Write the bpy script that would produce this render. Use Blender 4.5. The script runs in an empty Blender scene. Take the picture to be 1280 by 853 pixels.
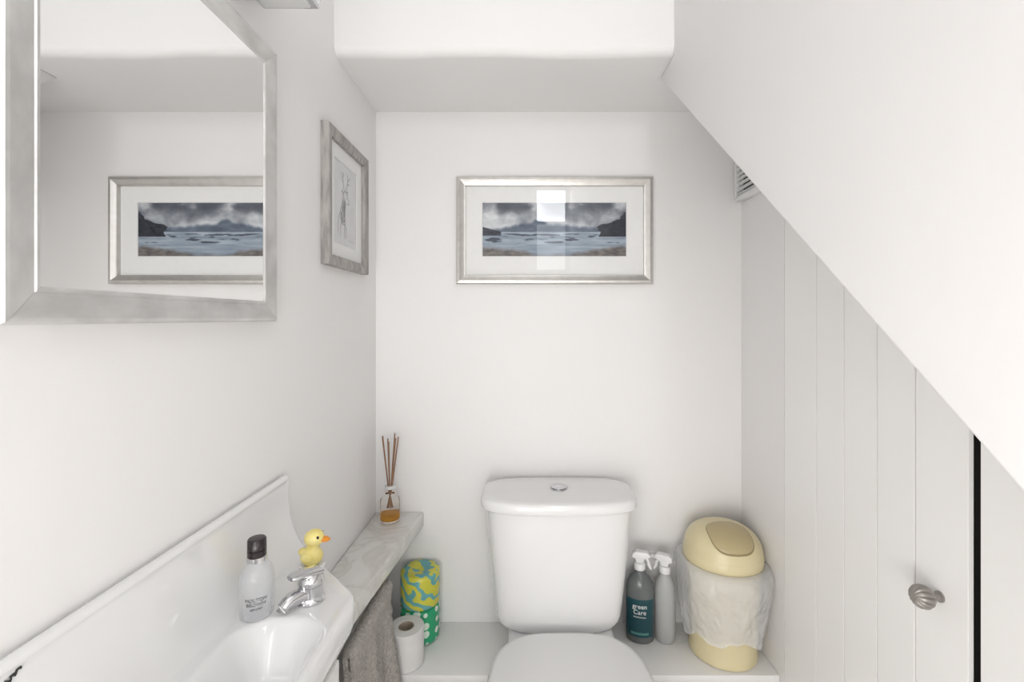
import bpy, bmesh, math, random
from mathutils import Vector, Matrix, noise
random.seed(4)
S = bpy.context.scene
COL = S.collection
S.view_settings.view_transform = 'Standard'
PI = math.pi
E = 1.17            # eye height
D = 1.25            # camera to back wall
XL, X2, X1 = -.399, .586, .315   # left wall, right wall, stair side
ZS = E + .556       # low ceiling
CEIL = 2.35
REAR = -.7
BOXZ = E - .819     # pipe boxing top

# ---------------------------------------------------------------- materials
def mat(name, col, rough=.5, metal=0., bump=None, var=None, coat=0., trans=0., ior=1.45, alpha=1., sss=0., spec=.5, vscale=None):
    m = bpy.data.materials.new(name); m.use_nodes = True
    nt = m.node_tree; N = nt.nodes; L = nt.links
    b = N['Principled BSDF']
    b.inputs['Base Color'].default_value = (*col, 1)
    b.inputs['Roughness'].default_value = rough
    b.inputs['Metallic'].default_value = metal
    b.inputs['Coat Weight'].default_value = coat
    b.inputs['Coat Roughness'].default_value = .05
    b.inputs['Transmission Weight'].default_value = trans
    b.inputs['IOR'].default_value = ior
    b.inputs['Alpha'].default_value = alpha
    b.inputs['Specular IOR Level'].default_value = spec
    tc = N.new('ShaderNodeTexCoord'); src = tc.outputs['Object']
    if vscale:
        mp = N.new('ShaderNodeMapping'); mp.inputs['Scale'].default_value = vscale
        L.new(src, mp.inputs['Vector']); src = mp.outputs['Vector']
    if var:
        sc, col2, lo, hi = var
        n = N.new('ShaderNodeTexNoise'); n.inputs['Scale'].default_value = sc; n.inputs['Detail'].default_value = 5
        r = N.new('ShaderNodeValToRGB'); r.color_ramp.elements[0].position = lo; r.color_ramp.elements[1].position = hi
        r.color_ramp.elements[0].color = (*col, 1); r.color_ramp.elements[1].color = (*col2, 1)
        L.new(src, n.inputs['Vector']); L.new(n.outputs['Fac'], r.inputs['Fac']); L.new(r.outputs['Color'], b.inputs['Base Color'])
    if bump:
        sc, st, dist = bump
        n = N.new('ShaderNodeTexNoise'); n.inputs['Scale'].default_value = sc; n.inputs['Detail'].default_value = 4
        bp = N.new('ShaderNodeBump'); bp.inputs['Strength'].default_value = st; bp.inputs['Distance'].default_value = dist
        L.new(src, n.inputs['Vector']); L.new(n.outputs['Fac'], bp.inputs['Height']); L.new(bp.outputs['Normal'], b.inputs['Normal'])
    return m

M = {}
M['wall'] = mat('wall_paint', (.88, .87, .864), .55, bump=(28, .12, .006), var=(3, (.865, .855, .849), .3, .7))
M['ceil'] = mat('ceiling_paint', (.88, .872, .866), .7, bump=(14, .2, .008), var=(3, (.86, .855, .85), .3, .7))
M['wood'] = mat('white_woodwork', (.93, .922, .908), .36, bump=(14, .06, .003), var=(6, (.915, .907, .893), .3, .7))
M['floor'] = mat('floor_tile', (.72, .70, .68), .5, var=(7, (.66, .64, .62), .3, .7))
M['dark'] = mat('cupboard_shade', (.02, .018, .016), .9, var=(5, (.03, .025, .02), .3, .7))  # near-black colour stands in for the shade inside the cupboard gap
M['ceramic'] = mat('white_ceramic', (.86, .86, .86), .07, coat=.4, var=(2, (.85, .85, .855), .3, .7))
M['plastic'] = mat('white_plastic', (.84, .84, .84), .22, var=(2, (.83, .83, .83), .3, .7))
M['chrome'] = mat('chrome', (.66, .66, .67), .08, 1., var=(3, (.62, .62, .64), .3, .7))
M['pewter'] = mat('pewter', (.40, .375, .35), .42, .65, var=(40, (.33, .31, .29), .3, .7))
M['silver'] = mat('silver_leaf_rail', (.74, .735, .725), .40, .55, bump=(90, .15, .002), var=(32, (.54, .535, .525), .35, .72), vscale=(.6, 1, 1))
M['silver_v'] = mat('silver_leaf_stile', (.68, .675, .665), .40, .55, bump=(90, .15, .002), var=(32, (.50, .495, .485), .35, .72), vscale=(1, .6, 1))
M['silver2'] = mat('silver_frame', (.64, .625, .60), .36, .85, bump=(120, .1, .001), var=(45, (.56, .545, .52), .35, .75))
M['greywood'] = mat('washed_grey_wood', (.30, .285, .27), .6, bump=(60, .3, .002), var=(30, (.46, .44, .42), .38, .62), vscale=(3, .6, 3))
M['mirror'] = mat('mirror_silvering', (.90, .905, .905), .0, 1., var=(2, (.90, .90, .90), .3, .7))
M['mat'] = mat('mount_card', (.88, .88, .87), .8, var=(90, (.86, .86, .85), .3, .7))
M['paper'] = mat('sketch_paper', (.78, .78, .79), .85, var=(40, (.72, .72, .73), .3, .7))
M['pencil'] = mat('pencil_line', (.22, .22, .23), .9, var=(300, (.42, .42, .42), .3, .7))
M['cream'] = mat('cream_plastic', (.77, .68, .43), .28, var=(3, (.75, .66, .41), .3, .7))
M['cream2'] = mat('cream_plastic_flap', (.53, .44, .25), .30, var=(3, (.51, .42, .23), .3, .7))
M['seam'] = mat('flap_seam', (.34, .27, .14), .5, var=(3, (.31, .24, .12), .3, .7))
M['bag'] = mat('bin_liner_film', (.94, .94, .95), .22, bump=(70, .5, .004), var=(30, (.91, .91, .93), .35, .65), alpha=.52)
M['yellow'] = mat('duck_yellow', (.86, .72, .22), .35, var=(60, (.90, .80, .36), .35, .7))
M['orange'] = mat('duck_beak', (.85, .33, .03), .35, var=(40, (.80, .30, .03), .3, .7))
M['black'] = mat('black_plastic', (.018, .012, .015), .2, var=(10, (.025, .018, .02), .3, .7))
M['soap'] = mat('soap_bottle_clear', (.70, .72, .75), .06, coat=.6, var=(8, (.64, .66, .70), .3, .7), alpha=.36)
M['ink'] = mat('label_ink', (.13, .13, .14), .6, var=(50, (.17, .17, .18), .3, .7))
M['white_ink'] = mat('white_ink', (.85, .87, .86), .6, var=(50, (.82, .84, .84), .3, .7))
M['dgrey'] = mat('clear_grey_bottle', (.20, .22, .22), .1, trans=.35, var=(8, (.25, .27, .27), .3, .7))
M['teal'] = mat('teal_label', (.010, .060, .075), .4, var=(8, (.013, .072, .088), .3, .7))
M['grn'] = mat('label_green_band', (.08, .25, .22), .4, var=(8, (.10, .28, .25), .3, .7))
M['frost'] = mat('frosted_bottle', (.60, .61, .60), .3, var=(8, (.55, .56, .56), .3, .7), alpha=.75)
M['gplastic'] = mat('grey_plastic', (.50, .50, .51), .35, var=(8, (.46, .46, .47), .3, .7))
M['slot'] = mat('vent_slot_dark', (.06, .06, .06), .8, var=(8, (.08, .08, .08), .3, .7))
M['amber'] = mat('diffuser_oil', (.88, .48, .10), .1, trans=.7, var=(8, (.84, .44, .09), .3, .7), ior=1.2)
M['glass'] = mat('clear_glass', (.98, .98, .97), .02, trans=1., var=(8, (.97, .97, .96), .3, .7), ior=1.15)
M['reed'] = mat('reed', (.33, .19, .11), .8, var=(60, (.24, .13, .08), .3, .7))
M['towel'] = mat('grey_towel', (.56, .52, .475), 1., bump=(300, 1., .010), var=(170, (.76, .72, .675), .35, .7), spec=.1)
M['tissue'] = mat('tissue_paper', (.84, .83, .82), .95, bump=(120, .3, .002), var=(30, (.80, .79, .78), .3, .7))
M['card'] = mat('roll_core', (.50, .42, .33), .9, var=(30, (.45, .37, .29), .3, .7))
M['soot'] = mat('crack_line', (.03, .03, .03), .9, var=(30, (.05, .05, .05), .3, .7))
M['lens'] = mat('frosted_lens', (.75, .75, .75), .3, var=(8, (.70, .70, .70), .3, .7))
M['winframe'] = mat('window_paint', (.75, .75, .75), .4, var=(8, (.70, .70, .70), .3, .7))

def marble():
    m = mat('marble', (.74, .73, .71), .15)
    N = m.node_tree.nodes; L = m.node_tree.links; b = N['Principled BSDF']
    tc = N.new('ShaderNodeTexCoord')
    n = N.new('ShaderNodeTexNoise'); n.inputs['Scale'].default_value = 8; n.inputs['Detail'].default_value = 8; n.inputs['Distortion'].default_value = 1.5
    r = N.new('ShaderNodeValToRGB'); e = r.color_ramp.elements
    e[0].position = .30; e[0].color = (.80, .79, .77, 1); e[1].position = .75; e[1].color = (.74, .73, .70, 1)
    k = e.new(.46); k.color = (.77, .76, .73, 1); k = e.new(.52); k.color = (.66, .645, .61, 1); k = e.new(.60); k.color = (.76, .75, .72, 1)
    L.new(tc.outputs['Object'], n.inputs['Vector']); L.new(n.outputs['Fac'], r.inputs['Fac']); L.new(r.outputs['Color'], b.inputs['Base Color'])
    return m
M['marble'] = marble()

def wrap_waves():
    m = mat('yellow_teal_wrap', (.6, .6, .1), .25)
    N = m.node_tree.nodes; L = m.node_tree.links; b = N['Principled BSDF']
    tc = N.new('ShaderNodeTexCoord'); mp = N.new('ShaderNodeMapping'); mp.inputs['Rotation'].default_value = (.2, .9, 0)
    w = N.new('ShaderNodeTexWave'); w.wave_type = 'BANDS'; w.bands_direction = 'X'
    w.inputs['Scale'].default_value = 10.5; w.inputs['Distortion'].default_value = 4.0; w.inputs['Detail'].default_value = 0; w.inputs['Detail Scale'].default_value = 4.5
    r = N.new('ShaderNodeValToRGB'); r.color_ramp.interpolation = 'CONSTANT'; e = r.color_ramp.elements
    e[0].position = 0; e[0].color = (.66, .64, .08, 1); e[1].position = .55; e[1].color = (.15, .43, .44, 1)
    L.new(tc.outputs['Object'], mp.inputs['Vector']); L.new(mp.outputs['Vector'], w.inputs['Vector']); L.new(w.outputs['Fac'], r.inputs['Fac']); L.new(r.outputs['Color'], b.inputs['Base Color'])
    return m
M['wrap1'] = wrap_waves()
def wrap_dots():
    m = mat('green_dot_wrap', (.04, .4, .2), .25)
    N = m.node_tree.nodes; L = m.node_tree.links; b = N['Principled BSDF']
    tc = N.new('ShaderNodeTexCoord')
    v = N.new('ShaderNodeTexVoronoi'); v.inputs['Scale'].default_value = 40; v.inputs['Randomness'].default_value = .25
    r = N.new('ShaderNodeValToRGB'); r.color_ramp.interpolation = 'CONSTANT'; e = r.color_ramp.elements
    e[0].position = 0; e[0].color = (.72, .86, .74, 1); e[1].position = .37; e[1].color = (.03, .38, .18, 1)
    L.new(tc.outputs['Object'], v.inputs['Vector']); L.new(v.outputs['Distance'], r.inputs['Fac']); L.new(r.outputs['Color'], b.inputs['Base Color'])
    return m
M['wrap2'] = wrap_dots()
def vcol_mat():
    m = mat('printed_picture', (.5, .5, .5), .6)
    N = m.node_tree.nodes; L = m.node_tree.links
    a = N.new('ShaderNodeAttribute'); a.attribute_name = 'Col'
    L.new(a.outputs['Color'], N['Principled BSDF'].inputs['Base Color'])
    return m
M['print'] = vcol_mat()
def pane_mat():
    m = bpy.data.materials.new('picture_glass'); m.use_nodes = True
    N = m.node_tree.nodes; L = m.node_tree.links
    N.remove(N['Principled BSDF']); out = N['Material Output']
    t = N.new('ShaderNodeBsdfTransparent'); g = N.new('ShaderNodeBsdfGlossy'); g.inputs['Roughness'].default_value = .0
    ge = N.new('ShaderNodeNewGeometry')
    d = N.new('ShaderNodeVectorMath'); d.operation = 'DOT_PRODUCT'
    ab = N.new('ShaderNodeMath'); ab.operation = 'ABSOLUTE'
    om = N.new('ShaderNodeMath'); om.operation = 'SUBTRACT'; om.inputs[0].default_value = 1
    pw_ = N.new('ShaderNodeMath'); pw_.operation = 'POWER'; pw_.inputs[1].default_value = 5
    ml = N.new('ShaderNodeMath'); ml.operation = 'MULTIPLY_ADD'; ml.inputs[1].default_value = .95; ml.inputs[2].default_value = .045
    x = N.new('ShaderNodeMixShader')
    L.new(ge.outputs['Normal'], d.inputs[0]); L.new(ge.outputs['Incoming'], d.inputs[1]); L.new(d.outputs['Value'], ab.inputs[0])
    L.new(ab.outputs[0], om.inputs[1]); L.new(om.outputs[0], pw_.inputs[0]); L.new(pw_.outputs[0], ml.inputs[0])
    L.new(ml.outputs[0], x.inputs[0]); L.new(t.outputs[0], x.inputs[1]); L.new(g.outputs[0], x.inputs[2]); L.new(x.outputs[0], out.inputs['Surface'])
    return m
M['pane'] = pane_mat()

# ---------------------------------------------------------------- mesh helpers
def obj(name, bm, m, parent=None, sharp=40, label=None):
    bmesh.ops.recalc_face_normals(bm, faces=bm.faces[:])
    me = bpy.data.meshes.new(name); bm.to_mesh(me); bm.free()
    me.materials.append(M[m] if isinstance(m, str) else m)
    me.shade_smooth(); me.set_sharp_from_angle(angle=math.radians(sharp))
    o = bpy.data.objects.new(name, me); COL.objects.link(o)
    if parent: o.parent = parent
    if label: o['label'] = label
    return o
def thing(name, label, cat, loc=(0, 0, 0), rot=(0, 0, 0), group=None):
    o = bpy.data.objects.new(name, None); COL.objects.link(o)
    o.empty_display_size = .03
    o.location = loc; o.rotation_euler = rot; o['label'] = label; o['category'] = cat
    if group: o['group'] = group
    return o
def tag(o, label, cat, group=None):
    o['label'] = label; o['category'] = cat
    if group: o['group'] = group
    return o
def struct(name, bm, m, **k):
    o = obj(name, bm, m, **k); o['kind'] = 'structure'; return o
def NB(): return bmesh.new()
def merge(dst, src):
    me = bpy.data.meshes.new('tmp'); src.to_mesh(me); src.free(); dst.from_mesh(me); bpy.data.meshes.remove(me)
def box(bm, x0, x1, y0, y1, z0, z1, bev=0, seg=2):
    b = NB(); bmesh.ops.create_cube(b, size=1)
    for v in b.verts:
        v.co = Vector(((x0+x1)/2 + v.co.x*(x1-x0), (y0+y1)/2 + v.co.y*(y1-y0), (z0+z1)/2 + v.co.z*(z1-z0)))
    if bev: bmesh.ops.bevel(b, geom=b.edges[:], offset=bev, segments=seg, profile=.5, affect='EDGES')
    merge(bm, b); return bm
def loft(bm, rings, cap0=True, cap1=True, closed=True):
    R = [[bm.verts.new(p) for p in r] for r in rings]
    n = len(R[0])
    for a, b in zip(R, R[1:]):
        for i in range(n if closed else n-1):
            j = (i+1) % n
            bm.faces.new((a[i], a[j], b[j], b[i]))
    if cap0: bm.faces.new(R[0][::-1])
    if cap1: bm.faces.new(R[-1])
    return R
def lathe(bm, prof, c=(0, 0, 0), seg=40, sx=1, sy=1, cap0=True, cap1=True, fn=None):
    rings = []
    for r, z in prof:
        ring = []
        for i in range(seg):
            a = 2*PI*i/seg; rr = r*(fn(a, z) if fn else 1)
            ring.append((c[0]+rr*sx*math.cos(a), c[1]+rr*sy*math.sin(a), c[2]+z))
        rings.append(ring)
    loft(bm, rings, cap0, cap1); return bm
def tube(bm, pts, rad, seg=12):
    pts = [Vector(p) for p in pts]
    rad = rad if isinstance(rad, (list, tuple)) else [rad]*len(pts)
    rings = []
    up = Vector((0, 0, 1))
    for i, p in enumerate(pts):
        t = (pts[min(i+1, len(pts)-1)] - pts[max(i-1, 0)]).normalized()
        u = up if abs(t.dot(up)) < .95 else Vector((1, 0, 0))
        a = t.cross(u).normalized(); b = a.cross(t).normalized()
        rings.append([p + (a*math.cos(2*PI*k/seg) + b*math.sin(2*PI*k/seg))*rad[i] for k in range(seg)])
    loft(bm, rings); return bm
def ball(bm, c, r, seg=24):
    b = NB(); bmesh.ops.create_uvsphere(b, u_segments=seg, v_segments=seg//2, radius=1)
    for v in b.verts: v.co = Vector((c[0]+v.co.x*r[0], c[1]+v.co.y*r[1], c[2]+v.co.z*r[2]))
    merge(bm, b); return bm
def prism_x(bm, poly, x0, x1, bev=0):   # poly in (y, z)
    b = NB()
    A = [b.verts.new((x0, y, z)) for y, z in poly]; B = [b.verts.new((x1, y, z)) for y, z in poly]
    n = len(poly); b.faces.new(A); b.faces.new(B[::-1])
    for i in range(n): b.faces.new((A[i], B[i], B[(i+1) % n], A[(i+1) % n]))
    bmesh.ops.recalc_face_normals(b, faces=b.faces[:])
    if bev: bmesh.ops.bevel(b, geom=b.edges[:], offset=bev, segments=3, profile=.5, affect='EDGES')
    merge(bm, b); return bm
def prism_z(bm, poly, z0, z1, bev=0):
    b = NB()
    A = [b.verts.new((x, y, z0)) for x, y in poly]; B = [b.verts.new((x, y, z1)) for x, y in poly]
    n = len(poly); b.faces.new(A[::-1]); b.faces.new(B)
    for i in range(n): b.faces.new((A[i], A[(i+1) % n], B[(i+1) % n], B[i]))
    bmesh.ops.recalc_face_normals(b, faces=b.faces[:])
    if bev: bmesh.ops.bevel(b, geom=b.edges[:], offset=bev, segments=3, profile=.5, affect='EDGES')
    merge(bm, b); return bm
def sring(cx, cy, a, b, n, z, N=64, nr=None, bow=0):
    out = []
    for i in range(N):
        t = 2*PI*i/N; c, s = math.cos(t), math.sin(t)
        nn = nr if (nr and s > 0) else n
        x = a*math.copysign(abs(c)**(2/nn), c); y = b*math.copysign(abs(s)**(2/nn), s)
        if y < 0: y -= bow*(1-(x/a)**2)
        out.append((cx+x, cy+y, z))
    return out
def frame_mesh(w, h, prof):   # prof: (inset, height) ; centred, z outwards; four mitred bars
    bm = NB()
    g = .00012
    for i in range(4):
        R = []
        for ins, z in prof:
            a, b = w/2-ins, h/2-ins
            c = [(-a, -b), (a, -b), (a, b), (-a, b)]
            p, q = Vector((*c[i], z)), Vector((*c[(i+1) % 4], z))
            d = (q-p).normalized()*g
            R.append((bm.verts.new(p+d), bm.verts.new(q-d)))
        R.append(R[0])
        for u, v in zip(R, R[1:]):
            fc = bm.faces.new((u[0], u[1], v[1], v[0])); fc.material_index = i % 2
    return bm
def quad(w, h, z, cx=0, cy=0, t=.001):
    return box(NB(), cx-w/2, cx+w/2, cy-h/2, cy+h/2, z-t, z)
def sheet(w, h, z):
    bm = NB(); bm.faces.new([bm.verts.new(p) for p in ((-w/2, -h/2, z), (w/2, -h/2, z), (w/2, h/2, z), (-w/2, h/2, z))]); return bm
def text_bm(s, size, ext=.0003):
    c = bpy.data.curves.new('t', 'FONT'); c.body = s; c.size = size; c.align_x = 'CENTER'; c.extrude = ext
    o = bpy.data.objects.new('t', c); COL.objects.link(o)
    dg = bpy.context.evaluated_depsgraph_get(); me = bpy.data.meshes.new_from_object(o.evaluated_get(dg))
    bm = NB(); bm.from_mesh(me)
    bpy.data.objects.remove(o); bpy.data.curves.remove(c); bpy.data.meshes.remove(me)
    return bm
def wrap_text(bm, s, size, r, z, yaw=0, ry=None):
    t = text_bm(s, size)
    for v in t.verts:
        a = v.co.x/r + yaw; rr = r + .0006 + v.co.z
        k = (ry/r) if ry else 1
        v.co = Vector((rr*math.sin(a), -rr*k*math.cos(a), z+v.co.y))
    merge(bm, t)

# ---------------------------------------------------------------- setting
bm = NB(); box(bm, XL-.1, X2+.4, REAR-.1, D+.1, -.05, 0); struct('floor', bm, 'floor')
bm = NB(); box(bm, XL-.1, XL, REAR-.1, D+.1, 0, CEIL+.05); struct('wall_left', bm, 'wall')
bm = NB(); box(bm, XL, X2+.4, D, D+.1, 0, CEIL+.05); struct('wall_back', bm, 'wall')
def zl(y): return ZS - .854*(1.0747-y)
bm = NB(); box(bm, X2, X2+.06, 1.0453, D, 0, ZS); box(bm, X2, X2+.06, REAR, .165, 0, CEIL); struct('wall_right', bm, 'wall')
bm = NB(); prism_x(bm, [(1.0747, ZS), (REAR, zl(REAR)), (REAR, CEIL), (.975, CEIL), (.975, ZS)], X1, X2-.0005, .004)
struct('wall_stair', bm, 'wall')
# high ceiling and the low plastered soffit over the toilet, its front edge slightly uneven
bm = NB(); box(bm, XL-.1, X2+.4, REAR-.1, .975, CEIL, CEIL+.05)
rr_ = []
for i in range(61):
    x = XL-.06+(X2+.12-XL+.06)*i/60
    w_ = .004*noise.noise(Vector((x*5, 0, 0)))+.0018*noise.noise(Vector((x*14, 3, 0)))
    P = [(x, D+.06, CEIL+.05), (x, .975, CEIL+.05), (x, .975, ZS+.06)]
    for a in range(0, 91, 10):
        P.append((x, .975+.020-.020*math.cos(math.radians(a))+w_, ZS+.020-.020*math.sin(math.radians(a))-w_*.5*(a/90)))
    P += [(x, 1.03, ZS), (x, D+.06, ZS)]
    rr_.append(P)
loft(bm, rr_)
struct('ceiling', bm, 'ceil')
wx0, wx1, wz0, wz1, wzm = .075, .300, E+.32, E+.90, E+.66
bm = NB(); box(bm, XL, wx0, REAR-.1, REAR, 0, CEIL); box(bm, wx1, X2+.4, REAR-.1, REAR, 0, CEIL)
box(bm, wx0, wx1, REAR-.1, REAR, 0, wz0); box(bm, wx0, wx1, REAR-.1, REAR, wz1, CEIL); struct('wall_rear', bm, 'wall')
bm = NB(); f = .014
box(bm, wx0, wx0+f, REAR-.05, REAR-.02, wz0, wz1); box(bm, wx1-f, wx1, REAR-.05, REAR-.02, wz0, wz1)
box(bm, wx0, wx1, REAR-.05, REAR-.02, wz0, wz0+f); box(bm, wx0, wx1, REAR-.05, REAR-.02, wz1-f, wz1)
box(bm, wx0, wx1, REAR-.05, REAR-.02, wzm-.008, wzm+.008)
struct('window_1', bm, 'winframe')
bm = NB(); box(bm, X2+.3, X2+.34, .10, 1.05, 0, 2.0); struct('wall_cupboard', bm, 'dark')

# pipe boxing
t = thing('pipe_boxing', 'low white painted boxing ledge running along the back wall behind toilet', 'ledge', (.09, 1.155, 0))
bm = NB(); box(bm, XL-.09, X2-.09, 1.08-1.155, D-1.155, 0, BOXZ-.018); obj('front_panel', bm, 'wood', t)
bm = NB(); box(bm, XL-.09, X2-.09, 1.063-1.155, D-1.155, BOXZ-.018, BOXZ, .003); obj('top_board', bm, 'wood', t)

# cupboard doors: boards with narrow grooves over a backing
def board_door(edges, th):
    bm = NB()
    for y1, y0 in zip(edges, edges[1:]):
        gw = .0018 if y1 == .696 else .0011
        b = NB(); a0, a1 = y0+.0011, y1-gw
        prism_x(b, [(a0, .02), (a1, .02), (a1, zl(a1)), (a0, zl(a0))], X2, X2+.004)
        ed = [e for e in b.edges if all(abs(v.co.x-X2) < 1e-6 for v in e.verts) and abs(e.verts[0].co.y-e.verts[1].co.y) < 1e-6]
        bmesh.ops.bevel(b, geom=ed, offset=.0007, segments=2, affect='EDGES')
        merge(bm, b)
    ya, yb = edges[0], edges[-1]+.001
    prism_x(bm, [(yb, .02), (ya, .02), (ya, zl(ya)), (yb, zl(yb))], X2+.0035, X2+th)
    return bm
t = thing('cupboard_door', 'white tongue and groove cupboard door with ridged knob under the stairs', 'cupboard door')
obj('board_panel', board_door([1.045, .930, .850, .7705, .696, .611], .007), 'wood', t)
kb = NB(); ks = []
kx, ky, kz = X2, .653, E-.392
for i in range(60):
    s = i/59
    if s < .08: r = .0075
    elif s < .28: r = .0055
    else:
        q = (s-.28)/.72; r = .0160*max(0.0, 1-abs(2*q-1)**2.2)**.5 if q < 1 else .0006
        r = max(r, .0006)
    ring = []
    for k in range(168):
        a = 2*PI*k/168
        gq = abs(math.sin(6*a+3.6*s))
        rr = r*(1-.17*(1-gq)**2 if s > .28 else 1)
        ring.append((kx-.040*s, ky+rr*math.cos(a), kz+rr*math.sin(a)))
    ks.append(ring)
loft(kb, ks)
obj('knob', kb, 'pewter', t, sharp=70, label='ridged pewter beehive knob')
t = thing('cupboard_door', 'white board cupboard door nearest the camera, beyond the dark gap', 'cupboard door')
obj('board_panel', board_door([.597, .50, .40, .30, .17], .018), 'wood', t)

# vent
t = thing('air_vent', 'small white louvred vent tucked under the sloping stair edge by corner', 'vent', (X2, 1.165, E+.365))
bm = NB()
for a in ((-.07, .07, -.055, -.046), (-.07, .07, .046, .055)): box(bm, -.026, 0, a[0], a[1], a[2], a[3], .001)
for a in ((-.07, -.061), (.061, .07)): box(bm, -.026, 0, a[0], a[1], -.046, .046)
obj('frame', bm, 'plastic', t)
bm = NB()
for i in range(7):
    z = -.040+i*.0134
    pr = NB(); box(pr, -.004, .004, -.061, .061, -.001, .001)
    bmesh.ops.rotate(pr, verts=pr.verts[:], cent=(0, 0, 0), matrix=Matrix.Rotation(.5, 3, 'Y'))
    bmesh.ops.translate(pr, verts=pr.verts[:], vec=(-.020, 0, z)); merge(bm, pr)
obj('louvre', bm, 'plastic', t)
bm = NB(); box(bm, -.006, -.001, -.061, .061, -.046, .046); obj('back_plate', bm, 'slot', t)

# ---------------------------------------------------------------- mirror, pictures
RB = (PI/2, 0, 0); RL = (PI/2, 0, PI/2)
my0, my1, mz0, mz1 = .3350, .7095, E-.005, E+.405
w, h = my1-my0, mz1-mz0
t = thing('wall_mirror', 'rectangular wall mirror in wide silver leaf frame above the basin', 'mirror', (XL, (my0+my1)/2, (mz0+mz1)/2), RL)
fo = obj('frame', frame_mesh(w, h, [(0, .0005), (0, .0195), (.002, .0222), (.005, .0225), (.0250, .0190), (.0260, .0203), (.0285, .0200), (.0300, .0185), (.0300, .0005)]), 'silver', t, sharp=15)
fo.data.materials.append(M['silver_v'])
obj('mirror_glass', quad(w-.056, h-.056, .018, t=.003), 'mirror', t)

px0, px1, pz0, pz1 = -.180, .3436, E+.0912, E+.3775
w, h = px1-px0, pz1-pz0; pcx, pcz = (px0+px1)/2, (pz0+pz1)/2
t = thing('framed_picture', 'wide framed seascape print in silver frame above the toilet', 'picture', (pcx, D, pcz), RB)
obj('frame', frame_mesh(w, h, [(0, .0005), (0, .016), (.003, .020), (.009, .021), (.018, .016), (.0235, .015), (.0245, .010), (.0245, .0005)]), 'silver2', t, sharp=25)
pw, ph = .385, .143; pcy = (E+.2385)-pcz; pcxl = .0815-pcx
bm = NB()
W2, H2 = (w-.044)/2, (h-.044)/2
zc = .006
def hole_card(bm, W2, H2, cx, cy, a, b, zc, bev=.0015):
    o = [bm.verts.new(p) for p in ((-W2, -H2, zc), (W2, -H2, zc), (W2, H2, zc), (-W2, H2, zc))]
    i1 = [bm.verts.new(p) for p in ((cx-a-bev, cy-b-bev, zc), (cx+a+bev, cy-b-bev, zc), (cx+a+bev, cy+b+bev, zc), (cx-a-bev, cy+b+bev, zc))]
    i2 = [bm.verts.new(p) for p in ((cx-a, cy-b, zc-.002), (cx+a, cy-b, zc-.002), (cx+a, cy+b, zc-.002), (cx-a, cy+b, zc-.002))]
    for P, Q in ((o, i1), (i1, i2)):
        for k in range(4): bm.faces.new((P[k], P[(k+1) % 4], Q[(k+1) % 4], Q[k]))
hole_card(bm, W2, H2, pcxl, pcy, pw/2, ph/2, zc)
obj('mount', bm, 'mat', t)
def fr(x, y, o=4, s=0.):
    v = 0; a = 1
    for k in range(o):
        v += a*noise.noise(Vector((x*2**k+s, y*2**k+s*1.7, s))); a *= .5
    return v
def mixc(a, b, t):
    t = max(0, min(1, t)); return tuple(a[i]+(b[i]-a[i])*t for i in range(3))
def sea(u, v):
    hor = .46
    g = lambda c, s, hh: hh*math.exp(-((u-c)/s)**2)
    m = g(.40, .06, .13)+g(.30, .10, .12)+g(.52, .12, .12)+g(.16, .1, .07)+g(.72, .15, .07)+.045*fr(u*12, 3)
    cl = mixc((.80, .82, .84), (.34, .36, .40), (v-hor)/(1-hor)*1.1)
    n = fr(u*4.2, v*2.2, 5, 2.3)
    cl = mixc(cl, (.88, .89, .90), max(0, n)*1.6); cl = mixc(cl, (.22, .24, .28), max(0, -n)*1.4)
    if v >= hor:
        mt = mixc((.23, .28, .35), (.38, .43, .50), .5+fr(u*12, v*12, 4, 5.)*.7)
        e = max(0, min(1, (hor+m-v)/.06+.5))
        c = mixc(cl, mt, e*.9)
    else:
        c = mixc((.50, .56, .62), (.73, .77, .81), .5+fr(u*4, v*16, 4, 7.)*.8)
        c = mixc(c, (.47, .53, .60), (hor-v)*1.0)
        isl = fr(u*7, v*17, 4, 11.)
        if .24 < v < .43: c = mixc(c, (.22, .25, .30), max(0, min(.9, (isl-.14)*4.5)))
        fg = .16+.10*math.cos(u*6.5)+.06*fr(u*9, 1, 3, 4.)
        c = mixc(c, mixc((.36, .34, .34), (.50, .48, .46), .5+fr(u*20, v*20, 3, 9.)), (fg*.8-v)*14)
    hl = .80+.05*fr(v*8, 2, 3, 3.)
    if u > hl and .36 < v < .50+(u-hl)*1.6+.03*fr(u*20, 5): c = mixc((.10, .12, .16), (.21, .23, .27), .5+fr(u*25, v*25, 3, 1.))
    if u < .13+.03*fr(v*9, 4) and .38 < v < .55-(u)*.7: c = mixc((.14, .16, .20), (.26, .28, .32), .5+fr(u*25, v*25, 3, 6.))
    return tuple(max(.01, min(1, k))**2.2 for k in c)
def print_obj(name, w, h, cx, cy, z, nu, nv, fn, parent):
    bm = NB(); V = [[bm.verts.new((cx-w/2+w*i/nu, cy-h/2+h*j/nv, z)) for i in range(nu+1)] for j in range(nv+1)]
    for j in range(nv):
        for i in range(nu): bm.faces.new((V[j][i], V[j][i+1], V[j+1][i+1], V[j+1][i]))
    bm.verts.index_update()
    cols = [fn(i/nu, j/nv) for j in range(nv+1) for i in range(nu+1)]
    o = obj(name, bm, 'print', parent)
    a = o.data.color_attributes.new('Col', 'FLOAT_COLOR', 'POINT')
    for k, c in enumerate(cols): a.data[k].color = (*c, 1)
    return o
print_obj('print', pw+.002, ph+.002, pcxl, pcy, .0035, 260, 100, sea, t)
obj('glass', sheet(w-.047, h-.047, .0095), 'pane', t)

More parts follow.
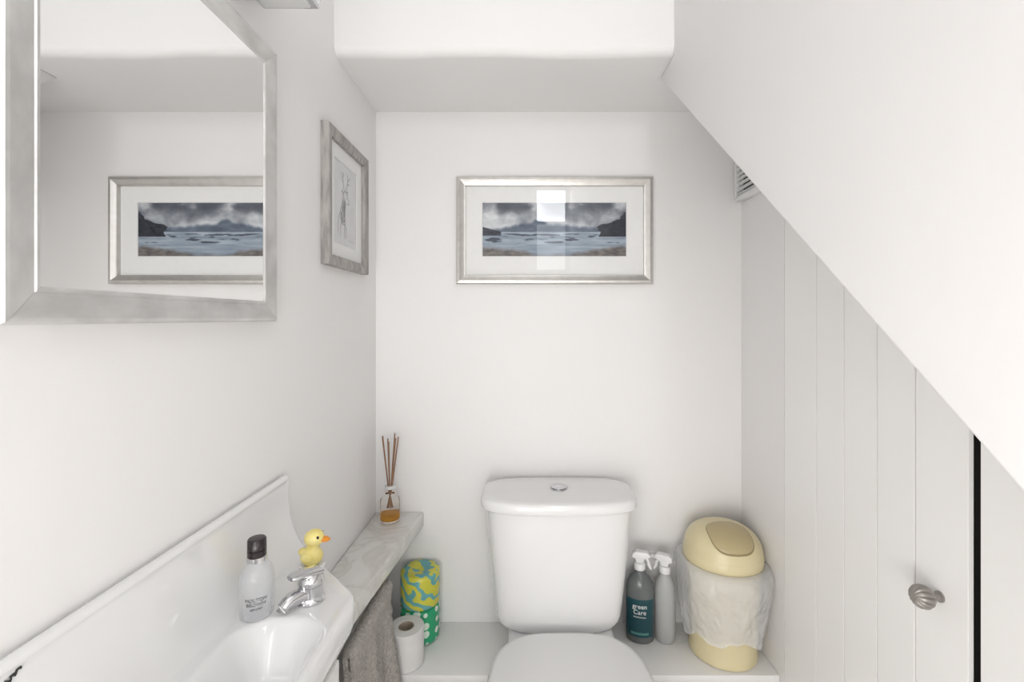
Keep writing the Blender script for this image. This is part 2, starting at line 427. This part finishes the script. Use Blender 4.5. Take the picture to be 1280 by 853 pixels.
# left sketch
dy0, dy1, dz0, dz1 = .910, 1.143, E+.107, E+.389
w, h = dy1-dy0, dz1-dz0
t = thing('framed_sketch', 'pale pencil sketch of a stag in washed grey wood frame on left wall', 'picture', (XL, (dy0+dy1)/2, (dz0+dz1)/2), RL)
obj('frame', frame_mesh(w, h, [(0, .0005), (0, .015), (.002, .017), (.010, .0175), (.021, .014), (.022, .013), (.022, .0005)]), 'greywood', t, sharp=25)
bm = NB(); hole_card(bm, (w-.04)/2, (h-.04)/2, 0, 0, .064, .088, .006); obj('mount', bm, 'mat', t)
obj('paper', quad(.130, .178, .0035), 'paper', t)
bm = NB()
def stroke(pts, wd=.0019):
    for (a, b) in zip(pts, pts[1:]):
        a = Vector((a[0], a[1], .0039)); b = Vector((b[0], b[1], .0039)); d = b-a
        if d.length < 1e-6: continue
        n = Vector((-d.y, d.x, 0)).normalized()*wd/2
        bm.faces.new([bm.verts.new(p) for p in (a-n, b-n, b+n, a+n)])
def sc(l): return [((x-46)*.00135, (y-50)*.00160) for x, y in l]
for l in ([(38, 62), (40, 68), (46, 70), (52, 67), (56, 62), (60, 58), (62, 55), (58, 53), (52, 55), (48, 52), (44, 44), (40, 40)],
          [(38, 62), (34, 54), (28, 44), (24, 38), (26, 30), (30, 26)], [(24, 38), (18, 30), (16, 20), (17, 8)], [(30, 26), (26, 16), (27, 6)],
          [(40, 40), (44, 32), (44, 24), (42, 16), (43, 5)], [(44, 24), (50, 17), (49, 5)], [(30, 26), (37, 23), (44, 24)],
          [(42, 69), (38, 76), (36, 86), (40, 95)], [(37, 80), (30, 86)], [(36, 86), (29, 93)],
          [(47, 70), (52, 76), (56, 86), (54, 96)], [(54, 80), (62, 84)], [(56, 86), (64, 92)],
          [(38, 66), (31, 69), (36, 63)], [(50, 69), (56, 72), (53, 66)], [(50, 62), (51, 61)], [(60, 57), (61, 55)],
          [(44, 60), (40, 52), (36, 46)], [(47, 56), (44, 50), (42, 46)], [(33, 50), (36, 42), (37, 34)], [(28, 40), (31, 33)]):
    stroke(sc(l))
for i in range(110):
    x = random.uniform(27, 45); y = random.uniform(28, 60)
    if y > 40 and x < 30+(y-40)*.3: continue
    stroke(sc([(x, y), (x+random.uniform(-1, 2), y-random.uniform(3, 7))]), .0010)
stroke(sc([(60, 4), (82, 4)]), .0008)
obj('drawing', bm, 'pencil', t)
obj('glass', sheet(w-.043, h-.043, .0095), 'pane', t)

# mirror light
t = thing('mirror_light', 'chrome wall light fitting above the mirror, cut by photo top', 'light', (XL, .60, E+.492))
bm = NB(); box(bm, 0, .012, -.05, .05, -.03, .03, .002); obj('wall_plate', bm, 'chrome', t)
bm = NB(); box(bm, .012, .098, -.09, .088, -.035, .03, .004); obj('housing', bm, 'chrome', t)
bm = NB(); box(bm, .022, .088, -.08, .078, -.039, -.034, .001); obj('lens', bm, 'lens', t)

# ---------------------------------------------------------------- toilet
t = thing('toilet', 'white close-coupled ceramic toilet with lid closed against back wall', 'toilet', (.088, .85, 0))
bm = NB()
rings = [sring(0, cy, a, b, 2.5, z) for z, cy, a, b in ((0, .01, .105, .198), (.02, .01, .10, .195), (.12, 0, .095, .19), (.22, -.02, .12, .20), (.31, -.03, .155, .222), (.36, -.03, .168, .235), (.40, -.03, .170, .238), (.416, -.03, .167, .235))]
loft(bm, rings)
box(bm, -.125, .125, .13, .388, BOXZ+.004, .428, .012, 3)
obj('pan', bm, 'ceramic', t)
def dlid(s, z): return sring(.004, -.016, .166*s, .218*s, 2.15, z, 80, nr=3.4)
bm = NB(); loft(bm, [dlid(.985, .4165), dlid(1.0, .421), dlid(1.0, .430), dlid(.99, .4345)]); obj('seat', bm, 'plastic', t)
bm = NB(); loft(bm, [dlid(.985, .4355), dlid(1.005, .439), dlid(1.01, .447), dlid(1.0, .455), dlid(.98, .4595), dlid(.94, .4618), dlid(.5, .4640), dlid(.1, .4645)]); obj('lid', bm, 'plastic', t)
for s in (-1, 1):
    bm = NB(); tube(bm, [(s*.055, .178, .436), (s*.095, .178, .436)], .009); obj('hinge', bm, 'plastic', t)
bm = NB(); R = []
for z, k in ((.430, .90), (.434, .955), (.442, .985), (.456, 1), (.50, 1), (.56, 1), (.62, 1), (.68, 1), (.7185, 1)):
    q = (z-.43)/.29
    a = (.150+(.1775-.150)*q**.8)*k; b = (.074+(.0835-.074)*q)*(.9+.1*k)
    R.append(sring(-.004, .392-b, a, b, 4.5, z, 72, bow=.012))
loft(bm, R); obj('cistern', bm, 'ceramic', t)
bm = NB(); R = []
for z, k in ((.7190, .975), (.7215, .995), (.728, 1), (.736, .998), (.742, .982), (.7455, .95), (.7475, .86), (.7490, .5), (.7495, .1)):
    R.append(sring(-.004, .303, .189*k, .0885*k, 4.2, z, 72, bow=.014*k))
loft(bm, R); obj('cistern_lid', bm, 'ceramic', t)
bm = NB(); lathe(bm, [(.0235, 0), (.0235, .003), (.0215, .005), (.0205, .004)], (-.002, .298, .7475)); fb = obj('flush_button', bm, 'chrome', t, label='round chrome dual flush button')
for s in (0, PI):
    bm = NB(); P = [(.0195*math.cos(s+a*PI/20), .0195*math.sin(s+a*PI/20)+.0006*(1 if s == 0 else -1)) for a in range(21)]
    prism_z(bm, [(x-.002, y+.298) for x, y in P], .7525, .7545, .0006); obj('button_half', bm, 'chrome', fb)

# ---------------------------------------------------------------- basin
RZ = E-.385
def xf(y):
    q = (y-.628)/.132
    if q <= 0: return -.232
    fq = q*q/.4 if q < .2 else q-.1
    return -.232-.120*min(1, fq/.9)
def sdf(x, y):
    cx, cy, hx, hy, r = -.300, .425, .055, .170, .045
    qx = abs(x-cx)-hx+r; qy = abs(y-cy)-hy+r
    return math.hypot(max(qx, 0), max(qy, 0))+min(max(qx, qy), 0)-r
def bowl(x, y):
    d = -sdf(x, y)
    lip = .0030*max(0, min(1, (x-(xf(y)-.016))/.010))
    if d <= -.004: return lip
    q = min(1, (d+.004)/.040); q = q*q*(3-2*q)
    return lip-.060*q
YS = [.25+.51*i/130 for i in range(131)]
bm = NB(); rings = []
def station(y, shrink=0.0):
    P = []
    top = E-.257-shrink; Xf = xf(y)-shrink
    P.append((XL+.0005, RZ-.085)); P.append((XL+.0005, top-.004))
    rr = .0058; cxr = XL+.0068
    for a in range(160, -51, -21): P.append((cxr+rr*math.cos(math.radians(a)), top-rr+rr*math.sin(math.radians(a))))
    k = max(0, min(1, (y-.63)/.13)); k = k*k*(3-2*k)
    fl = .024*k; ex = 3.2-1.2*k
    ztop = top-.016; xs = XL+.0096
    for i in range(0, 24):
        q = i/24
        P.append((xs+.004*q+(.0160+fl)*q**ex, ztop+(RZ-shrink-ztop)*(1-(1-q)**1.4)))
    xa = xs+.0201+fl; n = 60
    xb = Xf-.005
    for i in range(n+1):
        x = xa+(xb-xa)*i/n
        P.append((x, RZ-shrink+bowl(x, y)))
    for a in (30, 60, 90): P.append((Xf-.005+.005*math.sin(math.radians(a)), RZ+.0030-shrink-.005+.005*math.cos(math.radians(a))))
    P.append((Xf, RZ-.03)); P.append((Xf-.003, RZ-.042)); P.append((Xf-.012, RZ-.055)); P.append((Xf-.03, RZ-.085))
    return [(x, y, z) for x, z in P]
for y in YS: rings.append(station(y))
e = station(.76, .002); rings.append([(x, .763, z) for x, _, z in e])
e = station(.76, .006); rings.append([(x, .765, z) for x, _, z in e])
loft(bm, rings)
bx_c = Vector((-.32, .5, RZ))
for v in bm.verts: v.co -= bx_c
t = thing('wash_basin', 'white ceramic cloakroom basin with tall integral splashback on left wall', 'basin', bx_c)
obj('basin_body', bm, 'ceramic', t, sharp=50)
bm = NB()
pts = []
for i in range(15):
    q = i/14
    pts.append((-.3884, .3400+.017*q+.0012*math.sin(i*2.4), E-.2790+.0085*q+.0016*math.sin(i*1.9+1)+.001*(i % 2)))
tube(bm, [Vector(p)-bx_c for p in pts], [.0006+.0004*(i % 3) for i in range(15)], 6); obj('crack', bm, 'soot', t, label='thin black scribble mark on splashback')
bm = NB(); lathe(bm, [(.018, 0), (.018, .002), (.014, .003), (.004, .002)], Vector((-.300, .42, RZ-.0605))-bx_c); obj('waste', bm, 'chrome', t)

# vanity under the basin
t = thing('basin_cabinet', 'narrow white cabinet standing underneath the wash basin', 'cabinet', (-.335, .47, 0))
bm = NB(); box(bm, XL+.335, -.275+.335, .28-.47, .665-.47, .0, RZ-.0865, .003); obj('body', bm, 'wood', t)
for a, b, k in ((.285, .470, .455), (.474, .660, .49)):
    bm = NB(); box(bm, .0605, .0725, a-.47, b-.47, .06, RZ-.10, .002); dr = obj('door', bm, 'wood', t)
    bm = NB(); lathe(bm, [(.004, 0), (.004, .008), (.009, .012), (.008, .018), (.003, .02)], seg=20)
    bmesh.ops.rotate(bm, verts=bm.verts[:], cent=(0, 0, 0), matrix=Matrix.Rotation(PI/2, 3, 'Y'))
    bmesh.ops.translate(bm, verts=bm.verts[:], vec=(.0722, k-.47, .60)); obj('knob', bm, 'chrome', dr)

# tap
t = thing('basin_tap', 'chrome single lever mixer tap on the basin deck', 'tap', (-.291, .634, RZ), (0, 0, -.6))
t.scale = (.87, .87, .84)
bm = NB(); lathe(bm, [(.0210, 0.0005), (.0210, .003), (.0190, .005), (.0180, .012), (.0180, .022), (.0185, .027)], seg=36); obj('body', bm, 'chrome', t)
bm = NB(); tube(bm, [(0, .0, .0145), (0, -.018, .0155), (0, -.030, .016), (0, -.038, .0145), (0, -.0425, .011), (0, -.044, .006)], [.0130, .0124, .0115, .0105, .0098, .0095], 20); obj('spout', bm, 'chrome', t)
bm = NB()
lathe(bm, [(.0185, .0275), (.0195, .030), (.0193, .036), (.0173, .042), (.013, .0465), (.007, .049), (.001, .0495)], seg=36); lv = obj('lever', bm, 'chrome', t)
bm = NB(); R = []
for i in range(11):
    q = i/10; yy = .012-.046*q; zz = .0445+.006*math.sin(q*1.5); a = .0155*(1-.25*q)*(1 if i < 10 else .7); th = .0055-.002*q
    R.append([(a*math.copysign(abs(math.cos(2*PI*k/20))**.7, math.cos(2*PI*k/20)), yy, zz+th*math.sin(2*PI*k/20)) for k in range(20)])
loft(bm, R); obj('handle', bm, 'chrome', lv)

# soap bottle
t = thing('soap_bottle', 'small clear hand wash bottle with black cap standing beside the tap', 'bottle', (-.3465, .602, RZ+.0005))
bm = NB(); lathe(bm, [(.0175, 0), (.0197, .002), (.0203, .006), (.0205, .044), (.0201, .052), (.0182, .060), (.0146, .066), (.0112, .0688), (.0108, .0705)], seg=40); obj('body', bm, 'soap', t)
bm = NB(); lathe(bm, [(.0112, .0705), (.0118, .071), (.0118, .0765), (.0112, .077)], seg=36); obj('collar', bm, 'chrome', t, label='silver collar')
bm = NB(); lathe(bm, [(.0104, .0772), (.0112, .0775), (.0112, .0845), (.0102, .085), (.0102, .086), (.0112, .0865), (.0110, .098), (.0098, .0995), (.003, .100)], seg=36); obj('cap', bm, 'black', t)
bm = NB(); ya = math.atan2(-.3465, .602)
for s, z, sz in (('MOLTON', .0275, .0058), ('BROWN', .0218, .0058), ('LONDON', .0170, .0032)): wrap_text(bm, s, sz, .0205, z, -ya*.9)
obj('lettering', bm, 'ink', t)

# duck
t = thing('toy_duck', 'small yellow toy duck with orange beak standing on white base at basin corner', 'duck', (-.3215, .705, RZ+.0008), (0, 0, .1))
t.scale = (.95, .95, .90)
bm = NB(); lathe(bm, [(.0160, 0), (.0190, .003), (.0195, .011), (.0180, .0125), (.0165, .0115)], seg=32, sx=1, sy=.85); obj('base', bm, 'ceramic', t, label='white base')
bm = NB()
ball(bm, (-.001, 0, .026), (.0175, .0145, .0165)); ball(bm, (-.014, 0, .034), (.008, .007, .006)); ball(bm, (.001, 0, .041), (.010, .010, .012)); ball(bm, (.003, 0, .056), (.0155, .0145, .0145))
db = obj('body', bm, 'yellow', t, sharp=180)
rm = db.modifiers.new('remesh', 'REMESH'); rm.mode = 'VOXEL'; rm.voxel_size = .0014; rm.use_smooth_shade = True
sm = db.modifiers.new('smooth', 'SMOOTH'); sm.factor = .6; sm.iterations = 6
bm = NB(); ball(bm, (.0195, 0, .0525), (.0085, .0075, .0032)); ball(bm, (.0175, 0, .0550), (.007, .006, .003)); obj('beak', bm, 'orange', t)
for s in (-1, 1):
    bm = NB(); ball(bm, (.0115, s*.0105, .0605), (.0022, .0018, .0026), 12); obj('eye', bm, 'black', t)
    bm = NB(); ball(bm, (-.004, s*.0135, .028), (.010, .003, .0075), 16); obj('wing', bm, 'yellow', t)

# marble shelf
bm = NB(); cs = Vector((-.34, 1.02, E-.5465))
prism_z(bm, [(XL+.34+.0005, .795-1.02), (-.316+.34, .795-1.02), (-.308+.34, .86-1.02), (-.269+.34, D-1.02-.0005), (XL+.34+.0005, D-1.02-.0005)], -.013, .025, .004)
o = obj('marble_shelf', bm, 'marble'); o.location = cs
tag(o, 'thick pale marble shelf fixed in corner between basin and back wall', 'shelf')
SZ = E-.5215

# reed diffuser
t = thing('reed_diffuser', 'glass reed diffuser with amber oil and brown sticks on marble shelf', 'diffuser', (-.345, 1.195, SZ+.0005))
bm = NB(); lathe(bm, [(.022, 0), (.0245, .002), (.0245, .050), (.023, .058), (.015, .066), (.0115, .070), (.0115, .082)], seg=36); obj('bottle', bm, 'glass', t)
bm = NB(); lathe(bm, [(.0205, .004), (.0225, .006), (.0225, .021), (.021, .0212)], seg=36); obj('oil', bm, 'amber', t)
bm = NB(); lathe(bm, [(.0125, .0825), (.013, .083), (.013, .090), (.0125, .0905), (.009, .0905)], seg=30); obj('collar', bm, 'lens', t)
for k in range(7):
    a = 2*PI*k/7+.3; c, s = math.cos(a), math.sin(a)
    bm = NB(); tube(bm, [(-c*.006, -s*.006, .034), (c*.005, s*.005, .0885), (c*.021, s*.018, .214+.008*math.sin(k*2.1))], .0017, 8); obj('reed', bm, 'reed', t)

# ---------------------------------------------------------------- towel on rail
rx, rz = -.312, E-.606
TY = .938
t = thing('towel_rail', 'thin chrome towel rail fixed to left wall under the marble shelf', 'towel rail', (rx, TY, rz))
bm = NB(); tube(bm, [(0, -.098, 0), (0, .128, 0)], .006); obj('bar', bm, 'chrome', t)
bm = NB(); tube(bm, [(XL-rx+.001, .124, 0), (-.004, .124, 0)], .0045); obj('bracket', bm, 'chrome', t)
bm = NB(); G = []
nY = 110; y0, y1 = -.116, .110
path = [('f', i/59) for i in range(60)]+[('a', i/10) for i in range(1, 10)]+[('b', 1-i/59) for i in range(60)]
for j in range(nY+1):
    q = j/nY; row = []
    yb = y0+(y1-y0)*q
    pin = max(0, min(1, (yb-y0)/.015)); ra = .0108*(.42+.58*pin)
    for kind, s in path:
        y = yb
        if kind == 'a': x = ra*math.cos(PI*s); z = ra*math.sin(PI*s); dn = 0
        else:
            z = -.36*(1-s); dn = min(1, (1-s)*1.6)
            rr = ra+(.0048-ra)*min(1, -z/.03); x = rr if kind == 'f' else -rr
        fold = (.010*math.sin(q*15+.6)+.005*math.sin(q*29+1.))*dn + .020*dn*q
        y += .008*dn*(q-.5)
        nz = (.003*noise.noise(Vector((y*110, y*40, z*110)))+.0022*noise.noise(Vector((y*260, 3, z*260))))*min(1, dn*4)
        row.append(bm.verts.new((x+fold+nz, y, z)))
    G.append(row)
for a, b in zip(G, G[1:]):
    for i in range(len(path)-1): bm.faces.new((a[i], a[i+1], b[i+1], b[i]))
o = obj('hand_towel', bm, 'towel', sharp=180); o.location = (rx, TY, rz)
sd = o.modifiers.new('thick', 'SOLIDIFY'); sd.thickness = .009; sd.offset = 0
tag(o, 'grey brown terry hand towel hanging under the marble shelf', 'towel')

# ---------------------------------------------------------------- toilet rolls
RX, RY = -.268, 1.198
def wrapped(label, z, m):
    t = thing('toilet_roll', label, 'toilet roll', (RX, RY, z))
    bm = NB(); lathe(bm, [(.001, .003), (.012, .003), (.022, .0015), (.030, .0), (.044, .0005), (.049, .004), (.0495, .012), (.0495, .074), (.049, .082), (.044, .086), (.030, .0865), (.022, .085), (.016, .082), (.008, .0805), (.001, .080)], seg=48)
    obj('wrapper', bm, m, t, sharp=60)
    return t
wrapped('green polka dot wrapped toilet roll at bottom of the stack', BOXZ+.0005, 'wrap2')
wrapped('yellow and teal patterned wrapped toilet roll on top of the green one', BOXZ+.0875, 'wrap1')
t = thing('toilet_roll', 'plain white unwrapped toilet roll standing beside the grey towel', 'toilet roll', (-.281, 1.106, BOXZ+.0005))
bm = NB(); R_ = [(.018, .002), (.019, 0), (.040, 0), (.042, .002), (.042, .083), (.040, .085), (.019, .085), (.018, .083)]
rings = [[(r*math.cos(2*PI*i/44), r*math.sin(2*PI*i/44), z) for i in range(44)] for r, z in R_]
loft(bm, rings, False, False); bm.verts.ensure_lookup_table()
n0 = len(bm.verts)-44
for i in range(44): bm.faces.new((bm.verts[n0+i], bm.verts[n0+(i+1) % 44], bm.verts[(i+1) % 44], bm.verts[i]))
obj('paper', bm, 'tissue', t)
bm = NB(); rings = [[(r*math.cos(2*PI*i/36), r*math.sin(2*PI*i/36), z) for i in range(36)] for r, z in ((.0165, .001), (.0178, .001), (.0178, .0845), (.0165, .0845))]
loft(bm, rings, False, False); obj('core', bm, 'card', t)

# ---------------------------------------------------------------- spray bottles
def trigger_parts(t, z, mh, mt):
    bm = NB(); lathe(bm, [(.0135, z), (.0142, z+.002), (.0142, z+.014), (.012, z+.017)], seg=28); obj('collar', bm, mh, t)
    P = [(-.020, z+.030), (-.019, z+.040), (-.010, z+.046), (.018, z+.045), (.026, z+.040), (.027, z+.034), (.012, z+.028), (.0095, z+.017), (-.0095, z+.017), (-.011, z+.028)]
    b = NB(); prism_x(b, P, -.0095, .0095, .0025); bmesh.ops.rotate(b, verts=b.verts[:], cent=(0, 0, 0), matrix=Matrix.Rotation(-PI/2, 3, 'Z'))
    obj('spray_head', b, mh, t)
    bm = NB(); tube(bm, [(.026, 0, z+.037), (.036, 0, z+.037)], [.0065, .006], 16); obj('nozzle', bm, mt, t)
    bm = NB(); tube(bm, [(.016, 0, z+.030), (.021, 0, z+.022), (.023, 0, z+.012), (.028, 0, z+.002)], [.004, .0045, .0045, .003], 12); obj('trigger', bm, mh, t)
gx, gy = .296, 1.187
t = thing('spray_bottle', 'dark clear spray bottle with teal label beside the cistern', 'spray bottle', (gx, gy, BOXZ+.0005), (0, 0, -.24))
bm = NB(); lathe(bm, [(.031, 0), (.034, .003), (.035, .010), (.035, .130), (.032, .146), (.024, .160), (.0145, .168), (.0125, .172), (.0125, .180)], seg=48, sy=.72); obj('bottle', bm, 'dgrey', t)
bm = NB(); Rr = []
for z in (.018, .112):
    Rr.append([((.0355)*math.sin(a), -(.0355*.72+.0003)*math.cos(a), z) for a in [(-1.15+2.3*i/30) for i in range(31)]])
loft(bm, Rr, False, False, closed=False); lb = obj('label', bm, 'teal', t); lb['label'] = 'dark teal label'
bm = NB()
wrap_text(bm, 'green', .0160, .0360, .090, 0, .0360*.72); wrap_text(bm, 'Care', .0160, .0360, .0755, 0, .0360*.72); wrap_text(bm, 'PROFESSIONAL', .0046, .0360, .067, 0, .0360*.72)
obj('lettering', bm, 'white_ink', lb)
bm = NB(); Rr = []
for z in (.024, .030): Rr.append([((.0359)*math.sin(a), -(.0359*.72+.0004)*math.cos(a), z) for a in [(-.65+1.3*i/20) for i in range(21)]])
loft(bm, Rr, False, False, closed=False); obj('stripe', bm, 'grn', lb)
trigger_parts(t, .178, 'plastic', 'gplastic')
t = thing('spray_bottle', 'frosted white spray bottle standing between the dark bottle and bin', 'spray bottle', (.360, 1.185, BOXZ+.0005), (0, 0, 2.6))
bm = NB(); lathe(bm, [(.023, 0), (.025, .003), (.026, .010), (.026, .125), (.024, .140), (.018, .155), (.0130, .163), (.012, .166), (.012, .172)], seg=44); obj('bottle', bm, 'frost', t)
trigger_parts(t, .170, 'plastic', 'plastic')

# ---------------------------------------------------------------- bin
BX, BY = .4915, 1.150
RZB = .226   # rim height
t = thing('swing_bin', 'small cream plastic swing top bin in corner beside spray bottles', 'bin', (BX, BY, BOXZ+.0005))
bm = NB(); lathe(bm, [(.076, 0), (.0795, .002), (.080, .006), (.0795, .014), (.078, .018), (.079, .06), (.083, .15), (.087, RZB-.004), (.087, RZB), (.081, RZB), (.078, .13), (.073, .012)], seg=56); obj('body', bm, 'cream', t)
DR = .0905
def dome(r):
    q = min(1, r/DR); return RZB+.020+.060*(1-q**2.4)**(1/2.2)
bm = NB(); prof = [(.086, RZB+.0005), (.0925, RZB+.001), (.0932, RZB+.005), (.0928, RZB+.023), (.0915, RZB+.0252)]
prof += [(DR*q, dome(DR*q)+.006) for q in (.999, .99, .975, .95, .92, .88, .82, .75, .66, .55, .42, .28, .14, .03)]
lathe(bm, prof, seg=72); ld = obj('lid', bm, 'cream', t, sharp=50)
def patch(scale, off, lift):
    bm = NB(); G = []
    nu, nv = 26, 44
    for j in range(nv+1):
        q = j/nv
        yy = -.0874+.094*(.5+(q-.5)*scale)
        k = abs(2*q-1)
        hw = scale*.050*(max(0, 1-k**3.2))**.5
        row = []
        for i in range(nu+1):
            u = -1+2*i/nu; x = u*hw
            edge = max(0, 1-max(abs(u), k)**10)
            rq = math.hypot(x, yy); nrm = Vector((x*.5, yy*.5, .06)).normalized()
            row.append(bm.verts.new(Vector((x, yy, dome(rq)+.006)) + nrm*(off+lift*edge)))
        G.append(row)
    for a, b in zip(G, G[1:]):
        for i in range(nu): bm.faces.new((a[i], a[i+1], b[i+1], b[i]))
    bmesh.ops.remove_doubles(bm, verts=bm.verts[:], dist=.00005)
    return bm
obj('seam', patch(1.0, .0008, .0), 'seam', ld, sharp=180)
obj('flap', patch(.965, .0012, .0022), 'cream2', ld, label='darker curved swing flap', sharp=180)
# liner
bm = NB(); R_ = []
zk = RZB-.236
prof = [(.0885, .2365), (.096, .2395), (.105, .237), (.1115, .230), (.1150, .220), (.1160, .209), (.1150, .197), (.1130, .184), (.1105, .171), (.1075, .158), (.1045, .143), (.1015, .128), (.0985, .113), (.0955, .098), (.0920, .084), (.089, .070)]
fine = []
for (r0, z0), (r1, z1) in zip(prof, prof[1:]):
    for s in (0, .33, .67): fine.append((r0+(r1-r0)*s, z0+(z1-z0)*s+zk))
fine.append((prof[-1][0], prof[-1][1]+zk))
for k, (r, z) in enumerate(fine):
    ring = []
    q = k/(len(fine)-1)
    for i in range(240):
        a = 2*PI*i/240
        P = Vector((r*math.cos(a), r*math.sin(a), z*.6))
        w1 = noise.noise(P*20); w2 = abs(noise.noise(P*50+Vector((3, 1, 7)))); w3 = abs(noise.noise(P*110))
        rr = r+(.006*w1+.0050*(w2-.2)+.0026*(w3-.2))*min(1, .10+q*2.2)
        rr = max(rr, .0820+.0065*z/.236+.003)
        x = rr*math.cos(a); y = rr*math.sin(a)
        zz = z+(.010*math.sin(3*a+1)+.008*math.sin(5*a+2)+.012*noise.noise(P*40))*q**2
        x = min(x, X2-BX-.002); y = min(y, D-BY-.003)
        if x < -.100: x = -.100-(x+.100)*-.25
        ring.append((x, y, zz))
    R_.append(ring)
loft(bm, R_, False, False)
o = obj('bin_liner', bm, 'bag', sharp=180); o.location = (BX, BY, BOXZ+.0005)
tag(o, 'crumpled white plastic liner folded over the rim of cream bin', 'bin liner')

# ---------------------------------------------------------------- lights, world, camera
def area(name, loc, rot, sx, sy, p, col=(1, 1, 1)):
    l = bpy.data.lights.new(name, 'AREA'); l.shape = 'RECTANGLE'; l.size = sx; l.size_y = sy; l.energy = p; l.color = col
    o = bpy.data.objects.new(name, l); COL.objects.link(o); o.location = loc; o.rotation_euler = rot; return o
WARM = (1, .984, .962)
area('ceiling_lamp', (-.04, .05, CEIL-.02), (0, 0, 0), .5, .9, 1.1, WARM)
area('rear_fill', (-.06, REAR+.01, E-.37), (PI/2, 0, 0), .62, 1.1, 4.0, WARM)  # added fill behind the camera; the rear wall has no doorway
area('panel_fill', (-.36, -.24, E-.42), (PI/2, 0, -.92), .36, .9, 3.4, WARM)  # added side fill without a real source, brightens the cupboard boards
area('window_daylight', ((wx0+wx1)/2, REAR-.07, (wzm+wz1)/2), (PI/2, 0, 0), wx1-wx0, wz1-wzm, 3.2, (.97, .98, 1))
area('window_daylight_low', ((wx0+wx1)/2, REAR-.07, (wzm+wz0)/2), (PI/2, 0, 0), wx1-wx0, wzm-wz0, .8, (.93, .96, 1))
l = bpy.data.lights.new('soft_fill', 'POINT'); l.energy = 7.0; l.shadow_soft_size = .16; l.color = WARM  # unseen fill added low behind the camera to lift the panelling
o = bpy.data.objects.new('soft_fill', l); COL.objects.link(o); o.location = (-.08, -.47, E-.48)
w = bpy.data.worlds.new('world'); S.world = w; w.use_nodes = True
w.node_tree.nodes['Background'].inputs[0].default_value = (.9, .95, 1, 1); w.node_tree.nodes['Background'].inputs[1].default_value = 1.
cam = bpy.data.cameras.new('camera'); co = bpy.data.objects.new('camera', cam); COL.objects.link(co)
co.location = (0, 0, E); co.rotation_euler = (PI/2, 0, 0)
cam.sensor_width = 36; cam.lens = 36*580/1280; cam.shift_x = -15/1280; cam.shift_y = -28.5/1280; cam.clip_start = .01
S.camera = co
